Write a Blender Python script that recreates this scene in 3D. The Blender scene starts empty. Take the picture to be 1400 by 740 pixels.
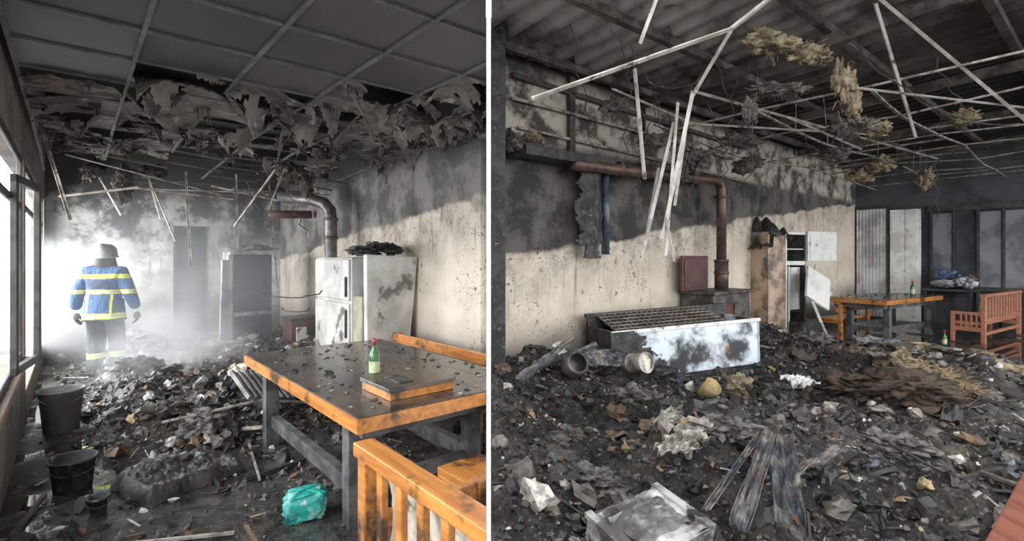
import bpy, bmesh, math, random
from mathutils import Vector, Matrix, Euler, noise
random.seed(11)
R=random.random
def U(a,b): return a+(b-a)*R()
scene=bpy.context.scene
# ------------------------------------------------------------------ frames of the two rooms
ML=Matrix(((0.759,-0.651,0,0),(0.651,0.759,0,0),(0,0,1,0),(0,0,0,1)))   # left room: x=s across, y=t depth
MR=Matrix(((0.772,-0.636,0,0),(0.636,0.772,0,0),(0,0,1,0),(0,0,0,1)))   # right room: x=p along wall, y=r toward wall
I4=Matrix.Identity(4)
# ------------------------------------------------------------------ node helper
class N:
    def __init__(s,name):
        s.m=bpy.data.materials.new(name); s.m.use_nodes=True
        s.t=s.m.node_tree; s.b=s.t.nodes['Principled BSDF']
        s.co=s.t.nodes.new('ShaderNodeTexCoord').outputs['Object']
        s.sep=None
    def n(s,ty,**k):
        x=s.t.nodes.new(ty)
        for a,b in k.items(): setattr(x,a,b)
        return x
    def l(s,a,b): s.t.links.new(a,b)
    def put(s,inp,v):
        if isinstance(v,(int,float,tuple,list)):
            if isinstance(v,(tuple,list)) and len(v)==3: v=tuple(v)+(1,)
            inp.default_value=v
        else: s.l(v,inp)
    def xyz(s,i):
        if s.sep is None:
            s.sep=s.n('ShaderNodeSeparateXYZ'); s.l(s.co,s.sep.inputs[0])
        return s.sep.outputs[i]
    def noise(s,scale,detail=6,rough=.6,vec=None,dist=0):
        x=s.n('ShaderNodeTexNoise'); x.inputs['Scale'].default_value=scale
        x.inputs['Detail'].default_value=detail; x.inputs['Roughness'].default_value=rough
        x.inputs['Distortion'].default_value=dist
        s.l(vec or s.co,x.inputs['Vector']); return x.outputs['Fac']
    def scalev(s,v):
        x=s.n('ShaderNodeMapping'); x.inputs['Scale'].default_value=v; s.l(s.co,x.inputs['Vector']); return x.outputs[0]
    def math(s,op,a,b=0,c=0):
        x=s.n('ShaderNodeMath',operation=op)
        s.put(x.inputs[0],a); s.put(x.inputs[1],b); s.put(x.inputs[2],c); return x.outputs[0]
    def step(s,v,lo,hi):
        x=s.n('ShaderNodeMapRange'); x.interpolation_type='SMOOTHSTEP'
        s.put(x.inputs[0],v); x.inputs[1].default_value=lo; x.inputs[2].default_value=hi; return x.outputs[0]
    def mix(s,f,a,b,mode='MIX'):
        x=s.n('ShaderNodeMix',data_type='RGBA',blend_type=mode)
        s.put(x.inputs[0],f); s.put(x.inputs[6],a); s.put(x.inputs[7],b); return x.outputs[2]
    def bump(s,h,st=.5,d=.02):
        x=s.n('ShaderNodeBump'); x.inputs['Strength'].default_value=st; x.inputs['Distance'].default_value=d
        s.l(h,x.inputs['Height']); s.l(x.outputs[0],s.b.inputs['Normal'])
    def out(s,col,rough=.7,metal=0):
        s.put(s.b.inputs['Base Color'],col); s.put(s.b.inputs['Roughness'],rough); s.put(s.b.inputs['Metallic'],metal); return s.m
def M2(name,c1,c2,scale=4,rough=.7,metal=0,bump=.3,lo=.42,hi=.6,c3=None,sc3=20,stretch=None,bd=.01):
    k=N(name); vec=k.scalev(stretch) if stretch else None
    f=k.step(k.noise(scale,8,.65,vec),lo,hi); col=k.mix(f,c1,c2)
    if c3: col=k.mix(k.step(k.noise(sc3,4,.6),.6,.68),col,c3)
    if bump: k.bump(k.noise(scale*5,6,.7,vec),bump,bd)
    return k.out(col,rough,metal)
# ------------------------------------------------------------------ mesh builder
class MB:
    def __init__(s): s.v=[];s.f=[];s.m=[];s.c=[]
    def add(s,vs,fs,m=0,c=None):
        o=len(s.v); s.v+=[tuple(x) for x in vs]; s.f+=[tuple(i+o for i in f) for f in fs]; s.m+=[m]*len(fs)
        s.c+=[c or (1,1,1)]*len(vs)
    def box(s,x0,x1,y0,y1,z0,z1,m=0,M=None,c=None):
        vs=[Vector((x,y,z)) for z in(z0,z1) for y in(y0,y1) for x in(x0,x1)]
        if M is not None: vs=[M@v for v in vs]
        s.add(vs,[(0,2,3,1),(4,5,7,6),(0,1,5,4),(2,6,7,3),(0,4,6,2),(1,3,7,5)],m,c)
    def beam(s,a,b,w,h,m=0,roll=0,L=False):
        a=Vector(a);b=Vector(b);d=b-a;l=d.length
        q=d.to_track_quat('Z','Y').to_matrix().to_4x4(); T=Matrix.Translation(a)@q@Matrix.Rotation(roll,4,'Z')
        if L:
            s.box(-w/2,w/2,-.002,.002,0,l,m,T); s.box(-w/2,-w/2+.004,0,h,0,l,m,T)
        else: s.box(-w/2,w/2,-h/2,h/2,0,l,m,T)
    def tube(s,pts,r,seg=14,m=0,caps=True):
        pts=[Vector(p) for p in pts]; vs=[];fs=[]; n=len(pts)
        rr=r if isinstance(r,(list,tuple)) else [r]*n
        up=None
        for i,p in enumerate(pts):
            d=(pts[min(i+1,n-1)]-pts[max(i-1,0)]).normalized()
            if up is None: up=Vector((0,0,1)) if abs(d.z)<.9 else Vector((1,0,0))
            x=d.cross(up)
            if x.length<1e-4: x=d.cross(Vector((0,1,0)))
            x.normalize(); y=d.cross(x).normalized(); up=x.cross(d)
            for k in range(seg):
                a=2*math.pi*k/seg; vs.append(p+(x*math.cos(a)+y*math.sin(a))*rr[i])
        for i in range(n-1):
            for k in range(seg):
                k2=(k+1)%seg; fs.append((i*seg+k,i*seg+k2,(i+1)*seg+k2,(i+1)*seg+k))
        if caps: fs.append(tuple(range(seg))); fs.append(tuple((n-1)*seg+k for k in range(seg)))
        s.add(vs,fs,m)
    def lathe(s,prof,seg=28,m=0,M=None,wob=0):
        vs=[];fs=[]
        for j,(r,z) in enumerate(prof):
            for k in range(seg):
                a=2*math.pi*k/seg; w=1+wob*noise.noise(Vector((math.cos(a)*2,math.sin(a)*2,z*6)))
                v=Vector((r*w*math.cos(a),r*w*math.sin(a),z)); vs.append(M@v if M is not None else v)
        for j in range(len(prof)-1):
            for k in range(seg):
                k2=(k+1)%seg; fs.append((j*seg+k,j*seg+k2,(j+1)*seg+k2,(j+1)*seg+k))
        s.add(vs,fs,m)
    def grid(s,fn,nu,nv,m=0,keep=None,c=None):
        vs=[fn(i/nu,j/nv) for j in range(nv+1) for i in range(nu+1)]; fs=[]
        for j in range(nv):
            for i in range(nu):
                if keep is None or keep((i+.5)/nu,(j+.5)/nv):
                    a=j*(nu+1)+i; fs.append((a,a+1,a+nu+2,a+nu+1))
        s.add(vs,fs,m,c)
    def obj(s,name,mats,M=None,bevel=0,smooth=False,solid=0,clip=None,parent=None):
        me=bpy.data.meshes.new(name); me.from_pydata(s.v,[],s.f)
        for x in mats: me.materials.append(x)
        me.polygons.foreach_set('material_index',s.m)
        ca=me.color_attributes.new('Col','FLOAT_COLOR','POINT')
        flat=[]
        for c in s.c: flat+= [c[0],c[1],c[2],1]
        ca.data.foreach_set('color',flat)
        M=M or I4
        bm=bmesh.new(); bm.from_mesh(me)
        loose=[v for v in bm.verts if not v.link_faces]
        if loose: bmesh.ops.delete(bm,geom=loose,context='VERTS')
        bmesh.ops.recalc_face_normals(bm,faces=bm.faces)
        if clip:
            nw=Vector((1,.0505,0)) if clip=='L' else Vector((1,.0405,0))
            nl=M.to_3x3().transposed()@nw
            g=bm.verts[:]+bm.edges[:]+bm.faces[:]
            bmesh.ops.bisect_plane(bm,geom=g,plane_co=M.inverted()@Vector((0,0,0)),plane_no=nl,clear_outer=(clip=='L'),clear_inner=(clip=='R'))
        if smooth:
            for f in bm.faces: f.smooth=True
        bm.to_mesh(me); bm.free()
        o=bpy.data.objects.new(name,me); scene.collection.objects.link(o)
        o.matrix_world=M
        if solid:
            q=o.modifiers.new('s','SOLIDIFY'); q.thickness=solid
        if bevel:
            q=o.modifiers.new('b','BEVEL'); q.width=bevel; q.segments=2; q.limit_method='ANGLE'
        if parent: o.parent=parent
        return o
def T(x,y,z,rx=0,ry=0,rz=0): return Matrix.Translation((x,y,z))@Euler((rx,ry,rz)).to_matrix().to_4x4()
def fbm(x,y,z=0,f=1): return noise.fractal(Vector((x*f,y*f,z)),.9,2.1,4)
# ------------------------------------------------------------------ materials
mChar=M2('charred',(.012,.012,.012),(.045,.042,.04),6,.55,0,.6,c3=(.15,.14,.13))
mSteelD=M2('burnt_steel',(.045,.043,.04),(.14,.12,.105),5,.5,.3,.3,c3=(.18,.09,.045))
mStrip=M2('ceiling_strip',(.47,.45,.41),(.26,.23,.195),3,.5,.1,.1,c3=(.10,.08,.06),sc3=5)
mStripR=M2('rusty_strip',(.36,.33,.29),(.14,.11,.085),7,.6,.2,.3,c3=(.05,.04,.035))
mTbar=M2('tbar',(.13,.13,.125),(.075,.075,.07),5,.6,.1,.1)
mPipe=M2('rusty_pipe',(.075,.055,.05),(.15,.09,.07),6,.45,.4,.3)
mRust=M2('rust_red',(.13,.045,.035),(.07,.035,.03),6,.5,.2,.3)
mEnamel=M2('scorched_enamel',(.68,.68,.65),(.44,.43,.40),2.2,.35,0,.15,.45,.7,c3=(.10,.09,.08),sc3=4)
mEnamelD=M2('sooty_enamel',(.66,.71,.76),(.05,.05,.05),1.8,.35,0,.2,.45,.60,c3=(.25,.14,.07),sc3=5)
mTan=M2('scorched_tan',(.46,.33,.23),(.13,.10,.08),3,.6,0,.3)
mInsul=M2('insulation',(.31,.25,.155),(.12,.09,.055),9,.95,0,1,.4,.6,bd=.03)
mInsulD=M2('insulation_sooty',(.17,.155,.13),(.055,.05,.047),9,.95,0,1,bd=.03)
def woodmat(name,c1,c2,dark,amt,rough=.35,stretch=(14,1.2,14)):
    k=N(name); v=k.scalev(stretch)
    col=k.mix(k.step(k.noise(1.6,8,.65,v),.35,.65),c1,c2)
    d=k.step(k.noise(3,8,.7),amt-.06,amt+.06); col=k.mix(d,col,dark)
    k.bump(k.noise(2.5,6,.7,v),.25,.005); return k.out(col,rough)
mWood=woodmat('varnished_wood',(.47,.195,.045),(.28,.105,.025),(.05,.028,.015),.57)
mWoodTop=woodmat('wet_sooty_tabletop',(.05,.036,.028),(.095,.062,.042),(.018,.016,.015),.5,.18,(1.2,14,14))
mWoodL=woodmat('reddish_wood',(.36,.16,.09),(.25,.10,.06),(.1,.05,.04),.64,.4)
mWoodRed=woodmat('red_wood',(.20,.075,.05),(.13,.045,.03),(.05,.03,.022),.56,.35)
mFabric=M2('dirty_cushion',(.50,.47,.40),(.32,.29,.24),7,.9,0,.4,c3=(.1,.09,.08),sc3=5)
def vcol(name,rough=.6,bd=.01):
    k=N(name); a=k.n('ShaderNodeAttribute'); a.attribute_name='Col'
    f=k.noise(22,6,.7); k.bump(f,.9,bd)
    col=k.mix(k.step(f,.4,.62),a.outputs['Color'],(.02,.018,.017))
    return k.out(k.mix(.6,a.outputs['Color'],col),rough)
mChunk=vcol('debris_bits',.5)
def ash(name,lt):
    k=N(name); f=k.noise(2.2,8,.65); g=k.noise(14,8,.75)
    col=k.mix(k.step(g,.45,.66),(.014,.0132,.0125),(.075*lt,.067*lt,.059*lt)); col=k.mix(k.step(f,.48,.66),col,(.095*lt,.074*lt,.055*lt))
    col=k.mix(k.step(k.noise(1.4,6,.7),.52,.68),col,(.17*lt,.155*lt,.135*lt),'MIX')
    col=k.mix(k.step(k.noise(18,6,.8),.46,.56),col,(.02,.019,.018))
    col=k.mix(k.step(k.noise(40,4,.6),.59,.7),col,(.30,.27,.235)); k.bump(k.noise(26,8,.8),1,.03)
    return k.out(col,k.step(g,.2,.8))
mAsh=ash('ash_terrain',1.0); mAshL=ash('ash_terrain_grey',1.5)
k=N('wet_sooty_floor'); f=k.noise(1.6,5,.55)
col=k.mix(k.step(k.noise(7,8,.75),.4,.65),(.018,.018,.018),(.07,.066,.06)); col=k.mix(k.step(k.noise(45,3),.62,.7),col,(.18,.17,.155))
rg=k.n('ShaderNodeMapRange'); k.l(f,rg.inputs[0]); rg.inputs[1].default_value=.50; rg.inputs[2].default_value=.57; rg.inputs[3].default_value=.03; rg.inputs[4].default_value=.55
k.bump(k.math('MULTIPLY',k.noise(18,6,.7),k.step(f,.51,.6)),.6,.02)
mFloor=k.out(col,rg.outputs[0])
mGround=M2('outdoor_concrete',(.45,.45,.43),(.35,.35,.34),1,.9,0,.2)
def plaster(name,axis,z0,slope,cream,cream2,soot,soot2,amp=.5,upper=None,top=None,spots=.5,soft=.12,smudge=(.55,.75),smc=(.25,.22,.19)):
    k=N(name); z=k.xyz(2); a=k.xyz(axis)
    d=k.math('SUBTRACT',z,k.math('ADD',k.math('MULTIPLY',a,slope),z0))
    nz=k.math('MULTIPLY',k.math('SUBTRACT',k.noise(1.1,9,.66),.5),amp*2)
    d=k.math('ADD',d,nz)
    lo=k.mix(k.step(k.noise(1.7,8,.65),.4,.66),cream,cream2)
    lo=k.mix(k.step(k.noise(2.6,9,.75),*smudge),lo,smc)
    lo=k.mix(k.math('MULTIPLY',k.step(d,-.9,.0),k.step(k.noise(3,8,.7),.35,.7)),lo,smc)
    # runs of sooty water down the wall
    st=k.noise(2.2,6,.7,k.scalev((4,4,.35)))
    lo=k.mix(k.math('MULTIPLY',k.step(d,-1.5,-.1),k.math('MULTIPLY',k.step(st,.54,.68),.75)),lo,(smc[0]*.5,smc[1]*.5,smc[2]*.5))
    msk=k.step(k.math('ADD',k.noise(1.3,4,.6),k.math('MULTIPLY',k.step(d,-1.4,0),.12)),.66-spots*.3,.72-spots*.1)
    lo=k.mix(k.math('MULTIPLY',k.step(k.noise(14,5,.65),.60,.66),msk),lo,(.09,.07,.055))
    lo=k.mix(k.math('MULTIPLY',k.step(k.noise(34,3,.6),.60,.66),msk),lo,(.14,.11,.09))
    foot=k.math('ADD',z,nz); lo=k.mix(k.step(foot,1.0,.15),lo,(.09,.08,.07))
    hi=k.mix(k.step(k.noise(1.9,9,.7),.42,.58),soot,soot2)
    hi=k.mix(k.step(k.noise(1.2,7,.7,k.scalev((1,1,.35))),.50,.64),hi,(soot[0]*.5,soot[1]*.5,soot[2]*.5))
    col=k.mix(k.step(d,-soft*.4,soft),lo,hi)
    if upper:
        col=k.mix(k.step(k.math('ADD',z,k.math('MULTIPLY',nz,.5)),upper[0],upper[0]+.15),col,
             k.mix(k.step(k.noise(2.1,8,.7),.44,.60),upper[1],upper[2]))
    if top: col=k.mix(k.step(k.math('ADD',z,k.math('MULTIPLY',nz,.6)),top[0],top[1]),col,top[2])
    k.bump(k.noise(9,8,.7),.4,.02)
    return k.out(col,.85)
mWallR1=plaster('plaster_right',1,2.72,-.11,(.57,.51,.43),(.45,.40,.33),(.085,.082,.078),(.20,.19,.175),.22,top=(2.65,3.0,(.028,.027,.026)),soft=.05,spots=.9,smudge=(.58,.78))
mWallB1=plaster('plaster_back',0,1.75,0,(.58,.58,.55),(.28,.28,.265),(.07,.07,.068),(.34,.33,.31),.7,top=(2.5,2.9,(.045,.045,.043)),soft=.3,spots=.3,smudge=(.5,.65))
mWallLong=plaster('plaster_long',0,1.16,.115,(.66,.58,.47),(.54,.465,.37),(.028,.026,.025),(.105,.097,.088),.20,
    upper=(2.95,(.40,.365,.31),(.05,.045,.04)),top=(3.70,3.96,(.025,.024,.022)),soft=.05,spots=.6,smudge=(.60,.83))
mWallEnd=M2('plaster_soot_black',(.032,.035,.038),(.07,.073,.078),1.2,.8,0,.2)
mSill=M2('half_wall_plaster',(.17,.145,.12),(.09,.08,.07),2,.8,0,.3,c3=(.28,.25,.22))
mSillTop=M2('sill_boards',(.24,.15,.11),(.12,.09,.075),4,.6,0,.4)
mFrame=M2('window_frame_dark',(.025,.025,.025),(.055,.053,.05),5,.5,.2,.2)
k=N('ceiling_tile_soot'); z=k.noise(1.1,5,.5)
col=k.mix(k.step(z,.35,.7),(.034,.0335,.031),(.058,.057,.052)); k.bump(k.noise(60,3),.15,.003)
mTile=k.out(col,.5)
mTileB=M2('gypsum_burnt',(.13,.113,.10),(.042,.039,.037),3,.8,0,.3,.44,.6,c3=(.28,.23,.195),sc3=5)
mRoofD=M2('roof_deck_black',(.02,.02,.02),(.05,.048,.046),2,.8,0,.3)
k=N('corrugated_roof'); c0=k.mix(k.step(k.noise(1.1,8,.65),.42,.62),(.30,.28,.26),(.10,.088,.078))
c0=k.mix(k.step(k.noise(2.2,4,.6),.58,.68),c0,(.045,.037,.032))
c0=k.mix(k.step(k.math('ADD',k.xyz(0),k.math('MULTIPLY',k.noise(.6,5,.6),4.0)),7.0,11.5),c0,(.022,.021,.021))
k.bump(k.noise(6,6,.7),.2,.01); mRoof=k.out(c0,.55,.1)
mWhite=M2('white_paint',(.93,.93,.93),(.9,.9,.9),2,.8,0,0)
# ================================================================== SHELL
b=MB(); b.add([(-16,-4,0),(18,-4,0),(18,20,0),(-16,20,0)],[(0,1,2,3)]); b.obj('floor',[mFloor])
b=MB(); b.add([(-60,-60,-.03),(60,-60,-.03),(60,60,-.03),(-60,60,-.03)],[(0,1,2,3)]); b.obj('ground',[mGround])
b=MB(); y0,y1=1.25,6.0
b.add([(-.0498*y0,y0,0),(-.0415*y0,y0,0),(-.0415*y1,y1,0),(-.0498*y1,y1,0),(-.0498*y0,y0,4.3),(-.0415*y0,y0,4.3),(-.0415*y1,y1,4.3),(-.0498*y1,y1,4.3)],
 [(0,3,2,1),(4,5,6,7),(0,1,5,4),(1,2,6,5),(2,3,7,6),(3,0,4,7)]); b.obj('view_divider',[mWhite])  # thin panel added as the dividing line between the two views
# --- left room
SL,SR,TB=-.34,3.27,11.2
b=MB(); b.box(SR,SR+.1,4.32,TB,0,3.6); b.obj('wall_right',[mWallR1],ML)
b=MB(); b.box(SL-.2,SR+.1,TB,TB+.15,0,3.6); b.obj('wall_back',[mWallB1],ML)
b=MB(); b.box(SL-.16,SL,-.2,6.6,0,.60,0); b.box(SL-.18,SL+.03,-.2,6.6,.60,.66,1)
b.box(SL-.16,SL,-.2,TB,2.5,3.6,0); b.box(SL-.16,SL,TB-.25,TB,0,2.5,0)
b.box(SL-.06,SL,6.6,6.7,0,2.5,0); b.box(SL-.12,SL,6.7,TB,0,.3,0)
b.obj('wall_left',[mSill,mSillTop],ML,bevel=.008)
b=MB()
for i,t in enumerate((.2,2.2,4.2,6.5)):
    b.box(SL-.035,SL-.015,t,t+.06,.66,2.5)
for z in (.66,2.02,2.44): b.box(SL-.035,SL-.015,.2,6.57,z,z+.06)
b.obj('window_1',[mFrame],ML,bevel=.004)
b=MB()
for t in (6.8,8.7,10.8): b.box(SL-.035,SL-.015,t,t+.06,.3,2.5)
b.box(SL-.035,SL-.015,6.8,10.85,2.05,2.11); b.box(SL-.035,SL-.015,6.8,10.85,2.44,2.5)
b.obj('window_2',[mFrame],ML,bevel=.004)
b=MB(); Ms=T(SL+.01,5.2,0,0,0,math.radians(81))
for x0,x1,z0,z1 in ((0,.06,.72,2.2),(.64,.7,.72,2.2),(0,.7,.72,.78),(0,.7,2.14,2.2)): b.box(x0,x1,-.02,.02,z0,z1,0,Ms)
b.obj('window_sash',[mFrame],ML,bevel=.005)
b=MB(); b.box(SL-.2,SR+.1,.7,TB+.1,3.5,3.58)
for i in range(10): b.box(SL,SR,1.2+i*1.05,1.28+i*1.05,3.34,3.5)
b.obj('roof_deck',[mRoofD],ML,clip='L')
# suspended ceiling (tiles + T-bars)
HC=2.9
def damage(s,t): return (t-(4.7-.82*s))/1.8+.5*noise.noise(Vector((s*1.3,t*1.3,4)))
tiles=MB(); torn=MB(); bars=MB()
for i in range(6):
    for j in range(1,17):
        s0=-.29+.6*i; t0=.6*j; sc,tc=s0+.3,t0+.3
        if sc>SR: continue
        s1=min(s0+.6,SR)
        d=damage(sc,tc)
        if d<.05: tiles.box(s0+.012,s1-.012,t0+.012,t0+.588,HC,HC+.012)
        elif d<2.1 or (R()<.15 and tc<9):
            sd=R()*50; sag=(U(.0,.03)+.03*d)*(2.4 if R()<.28 else 1); ax=random.choice((0,1,2,3)); thr=1.15-.33*max(0,d-.1)
            cx,cy,hr=U(.2,.8),U(.2,.8),U(.0,.34)
            def fn(u,v,s0=s0,t0=t0,s1=s1,sd=sd,sag=sag,ax=ax,cx=cx,cy=cy,hr=hr):
                w={0:u,1:1-u,2:v,3:1-v}[ax]
                z=HC-sag*(w**2)*1.3+.012*noise.noise(Vector((u*4,v*4,sd)))
                q=math.hypot(u-cx,v-cy)-hr
                z-=.07*max(0,1-q/.18)**2 if hr>.1 else 0
                e=(abs(v-.5)*2)**4 if ax<2 else (abs(u-.5)*2)**4
                z-=w**4*(sag+.03)*1.6*e
                z+=.02*noise.noise(Vector((u*13,v*13,sd)))*w
                return (s0+(s1-s0)*(.02+u*.96)+.015*w*noise.noise(Vector((v*5,sd,1))),t0+.6*(.02+v*.96),z)
            def kp(u,v,sd=sd,ax=ax,thr=thr,cx=cx,cy=cy,hr=hr):
                w={0:u,1:1-u,2:v,3:1-v}[ax]
                n2=.35*noise.noise(Vector((u*11,v*11,sd)))
                if math.hypot(u-cx,v-cy)+.35*noise.noise(Vector((u*5,v*5,sd+9)))+n2*.4<hr: return False
                return w+.6*noise.noise(Vector((u*3.5,v*3.5,sd)))+n2<thr
            torn.grid(fn,26,26,0 if R()<.75 else 1,kp)
            for q in range(3):
                if R()<.6:
                    a=U(s0,s1-.1); c=U(t0,t0+.5); L=U(.04,.16)*(1 if tc>3.5 else .6); w=U(.05,.22); sd2=R()*40
                    def ff(u,v,a=a,c=c,L=L,w=w,sd2=sd2):
                        ln=L*(.3+1.3*abs(noise.noise(Vector((u*6,sd2,0)))))
                        return (a+u*w,c+.25*ln*v+.1*ln*math.sin(v*3),HC-ln*v*v)
                    torn.grid(ff,12,5,1)
for i in range(7):
    s=-.29+.6*i
    if s>SR: s=SR-.015
    n=40
    for j in range(n):
        ta=.6+(10.3-.6)*j/n; tb=.6+(10.3-.6)*(j+1)/n
        def sg(t): return HC-.006-(max(0,t-6.6)*.09*(.6+.5*noise.noise(Vector((i*3.1,t*.8,0))))if t>6.6 else 0)
        if tb>9.2-.8*(i%3): break
        bars.beam((s,ta,sg(ta)),(s,tb,sg(tb)),.024,.02)
for j in range(1,17):
    for i in range(6):
        t=.6*j; s0=-.29+.6*i
        if t>7 and R()<.5: continue
        z=HC-.006-(max(0,t-6.6)*.08)
        bars.beam((s0,t,z),(min(s0+.6,SR),t,z-(U(0,.08) if t>7 else 0)),.018,.018)
tiles.obj('ceiling',[mTile],ML,clip='L')
torn.obj('torn_ceiling_tiles',[mTileB,M2('soot_flaps',(.03,.028,.026),(.17,.14,.12),6,.9)],ML,solid=.007,clip='L')
bars.obj('ceiling_grid',[mTbar],ML,clip='L')
b=MB()
for p,q in (((-4.30,4.67,2.82),(-4.02,4.67,1.93)),((-5.75,7,2.85),(-5.35,7,2.15)),((-5,7,2.75),(-4.6,7,1.8)),((-5.02,7,2.8),(-4.88,7.1,2.1)),
  ((-4.45,7,2.75),(-4.38,7,1.45)),((-3.87,7.2,2.75),(-3.85,7.2,1.65)),((-3.33,7,2.7),(-3.2,7,1.15)),((-4.95,5.6,2.24),(-4.08,5.6,2.34)),
  ((-4.08,5.6,2.34),(-3.2,5.9,2.25)),((-3.05,6.6,2.72),(-3.75,6.9,2.0)),((-2.9,6.5,2.7),(-3.1,6.5,2.2)),((-4.7,8,2.7),(-3.1,8,2.35)),((-5.6,7.6,2.6),(-3.0,8.6,2.62)),((-5.5,6.3,2.85),(-4.3,7.6,2.5))):
    b.beam(p,q,.022,.02,L=True,roll=R()*3)
b.obj('hanging_ceiling_strips',[mStripR])
# --- right room
RW,PE,HR=4.67,15.6,4.03
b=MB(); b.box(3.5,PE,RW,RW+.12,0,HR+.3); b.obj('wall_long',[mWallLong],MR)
b=MB(); b.box(PE,PE+.12,-5,RW+.12,0,HR+.9); b.obj('wall_end',[mWallEnd],MR)
b=MB()
def rf(u,v):
    p=1.0+u*(PE-1.0); r=-5+v*(RW+5)
    return (p,r,HR+.05*(RW-r)+.055*math.tanh(2.2*math.sin(p*2*math.pi/.30)))
b.grid(rf,680,12,0,lambda u,v:(.636*(1+u*(PE-1))+.772*(-5+v*(RW+5)))>3.3)
b.obj('roof_corrugated',[mRoof],MR,clip='R',smooth=True)
b=MB()
for r in (4.45,3.3,2.1,.9,-.4,-1.8):
    z=HR+.05*(RW-r)-.10; b.beam((max(1.5,(3.4-.772*r)/.636),r,z),(PE,r,z),.08,.09)
for p in (6.2,9.0,11.8,14.4):
    b.beam((p,4.6,HR-.22),(p,-4.0,HR+.05*8.6-.22),.10,.12)
b.obj('roof_purlins',[mSteelD],MR,clip='R')
b=MB(); b.box(-.225,-.07,5.45,5.62,0,4.1); b.obj('corner_column',[mChar],bevel=.01)
b=MB()
b.box(3.75,5.3,4.3,4.66,2.74,2.86); b.beam((3.8,4.62,3.72),(9.5,4.62,3.62),.06,.06)
b.beam((4.8,4.62,2.8),(4.8,4.62,4.0),.10,.06); b.beam((6.35,4.62,2.7),(6.35,4.62,3.9),.04,.04)
b.obj('burnt_wall_battens',[mChar],MR,bevel=.006)
b=MB()
b.tube([(3.8,4.62,3.45),(6,4.6,3.42),(9.0,4.62,3.36)],.022); b.tube([(3.9,4.62,3.12),(6,4.6,3.08),(9.6,4.62,2.98)],.02)
b.obj('wall_conduit',[mStripR],MR,smooth=True)
b=MB()
def cf(u,v):
    return (4.75+u*.5+.04*noise.noise(Vector((v*6,2,0))),4.50-.10*math.sin(u*3.1)+.05*noise.noise(Vector((u*5,v*5,7))),2.75-v*1.18)
b.grid(cf,24,40,0,lambda u,v: abs(u-.5)*2<1-.6*abs(noise.noise(Vector((v*5,9*(u>.5),3))))-.25*abs(noise.noise(Vector((v*16,9*(u>.5),3))))-.3*(v>.85))
b.obj('charred_hanging_panel',[mChar],MR,solid=.03)
b=MB(); b.tube([(5.32,4.5,2.75),(5.34,4.5,2.2),(5.33,4.5,1.62)],.055); b.tube([(5.1,4.5,2.75),(5.1,4.5,1.9)],.035)
b.obj('blue_drain_tube',[M2('blue_tube',(.08,.12,.15),(.03,.037,.044),5,.4)],MR,smooth=True)
b=MB(); pts=[(4.55,4.35,2.72),(5.2,4.35,2.74),(7.6,4.33,2.82)]
px=8.05; pts+=[(px-.18,4.33,2.84),(px-.07,4.33,2.80),(px-.01,4.33,2.72),(px,4.33,2.6),(px,4.33,1.5)]
b.tube(pts,.078,18); b.tube([(px,4.33,1.5),(px,4.33,1.02)],[.11,.11],18)
for z in (1.5,1.3,2.55): b.tube([(px,4.33,z),(px,4.33,z+.04)],.12,18)
for p in (5.4,6.6): b.tube([(p,4.34,2.76),(p+.04,4.34,2.76)],.095,18)
b.obj('stovepipe',[mPipe],MR,smooth=True)
b=MB()
b.box(7.3,8.45,4.05,4.6,.12,1.0); b.box(7.25,8.5,4.0,4.62,1.0,1.05)
for x in (7.35,8.32):
    for y in (4.1,4.5): b.box(x,x+.07,y,y+.06,0,.14)
b.box(7.42,7.85,4.02,4.05,.25,.85,1); b.box(7.9,8.35,4.02,4.05,.25,.85,0)
b.box(7.1,7.85,4.45,4.5,1.05,1.6,1); b.box(7.14,7.81,4.43,4.45,1.09,1.56,2)
b.obj('wood_stove',[mSteelD,mRust,M2('rust_panel',(.11,.045,.045),(.06,.032,.03),4,.4)],MR,bevel=.012)
# chest freezer
FX,FY=1.2,6.02
fa=math.atan2(.75,2.15); Mf=Matrix.Translation((FX,FY,.02))@Matrix.Rotation(fa,4,'Z')@Matrix.Rotation(math.radians(-2),4,'Y')
b=MB(); L,D,H=2.2,.66,.68
b.box(0,L,0,.05,.05,H,0); b.box(0,L,D-.05,D,.05,H+.12,2); b.box(0,.05,0,D,.05,H,2); b.box(L-.05,L,0,D,.05,H,0); b.box(0,L,0,D,.02,.1,2)
b.box(-.01,L+.01,-.015,.02,H-.035,H+.01,1); b.box(-.02,L+.02,D-.06,D+.01,H+.10,H+.15,2)
b.box(.06,L-.06,.06,D-.06,.1,.3,2)
b.grid(lambda u,v:(-.03+u*1.15,-.022-.012*noise.noise(Vector((u*6,v*5,1))),.06+v*.62),36,26,2,lambda u,v: u<.30+.40*(1-v)+.22*noise.noise(Vector((u*4,v*4,6)))+.1*noise.noise(Vector((u*14,v*14,6))))
Mg=T(.12,.06,H-.02,math.radians(16),0,0)
for i in range(21): b.beam(Mg@Vector((i*.082,0,0)),Mg@Vector((i*.082,.58,0)),.016,.012,3)
for j in range(7): b.beam(Mg@Vector((0,j*.095,0)),Mg@Vector((1.65,j*.095,0)),.018,.014,3)
b.box(0,1.65,0,.57,-.03,-.02,4,Mg)
b.obj('chest_freezer',[mEnamelD,mEnamel,mChar,M2('grate_brown',(.24,.205,.17),(.12,.10,.08),6,.5,.2),M2('grate_back',(.07,.062,.055),(.035,.03,.028),6,.7)],Mf,bevel=.01)
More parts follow.
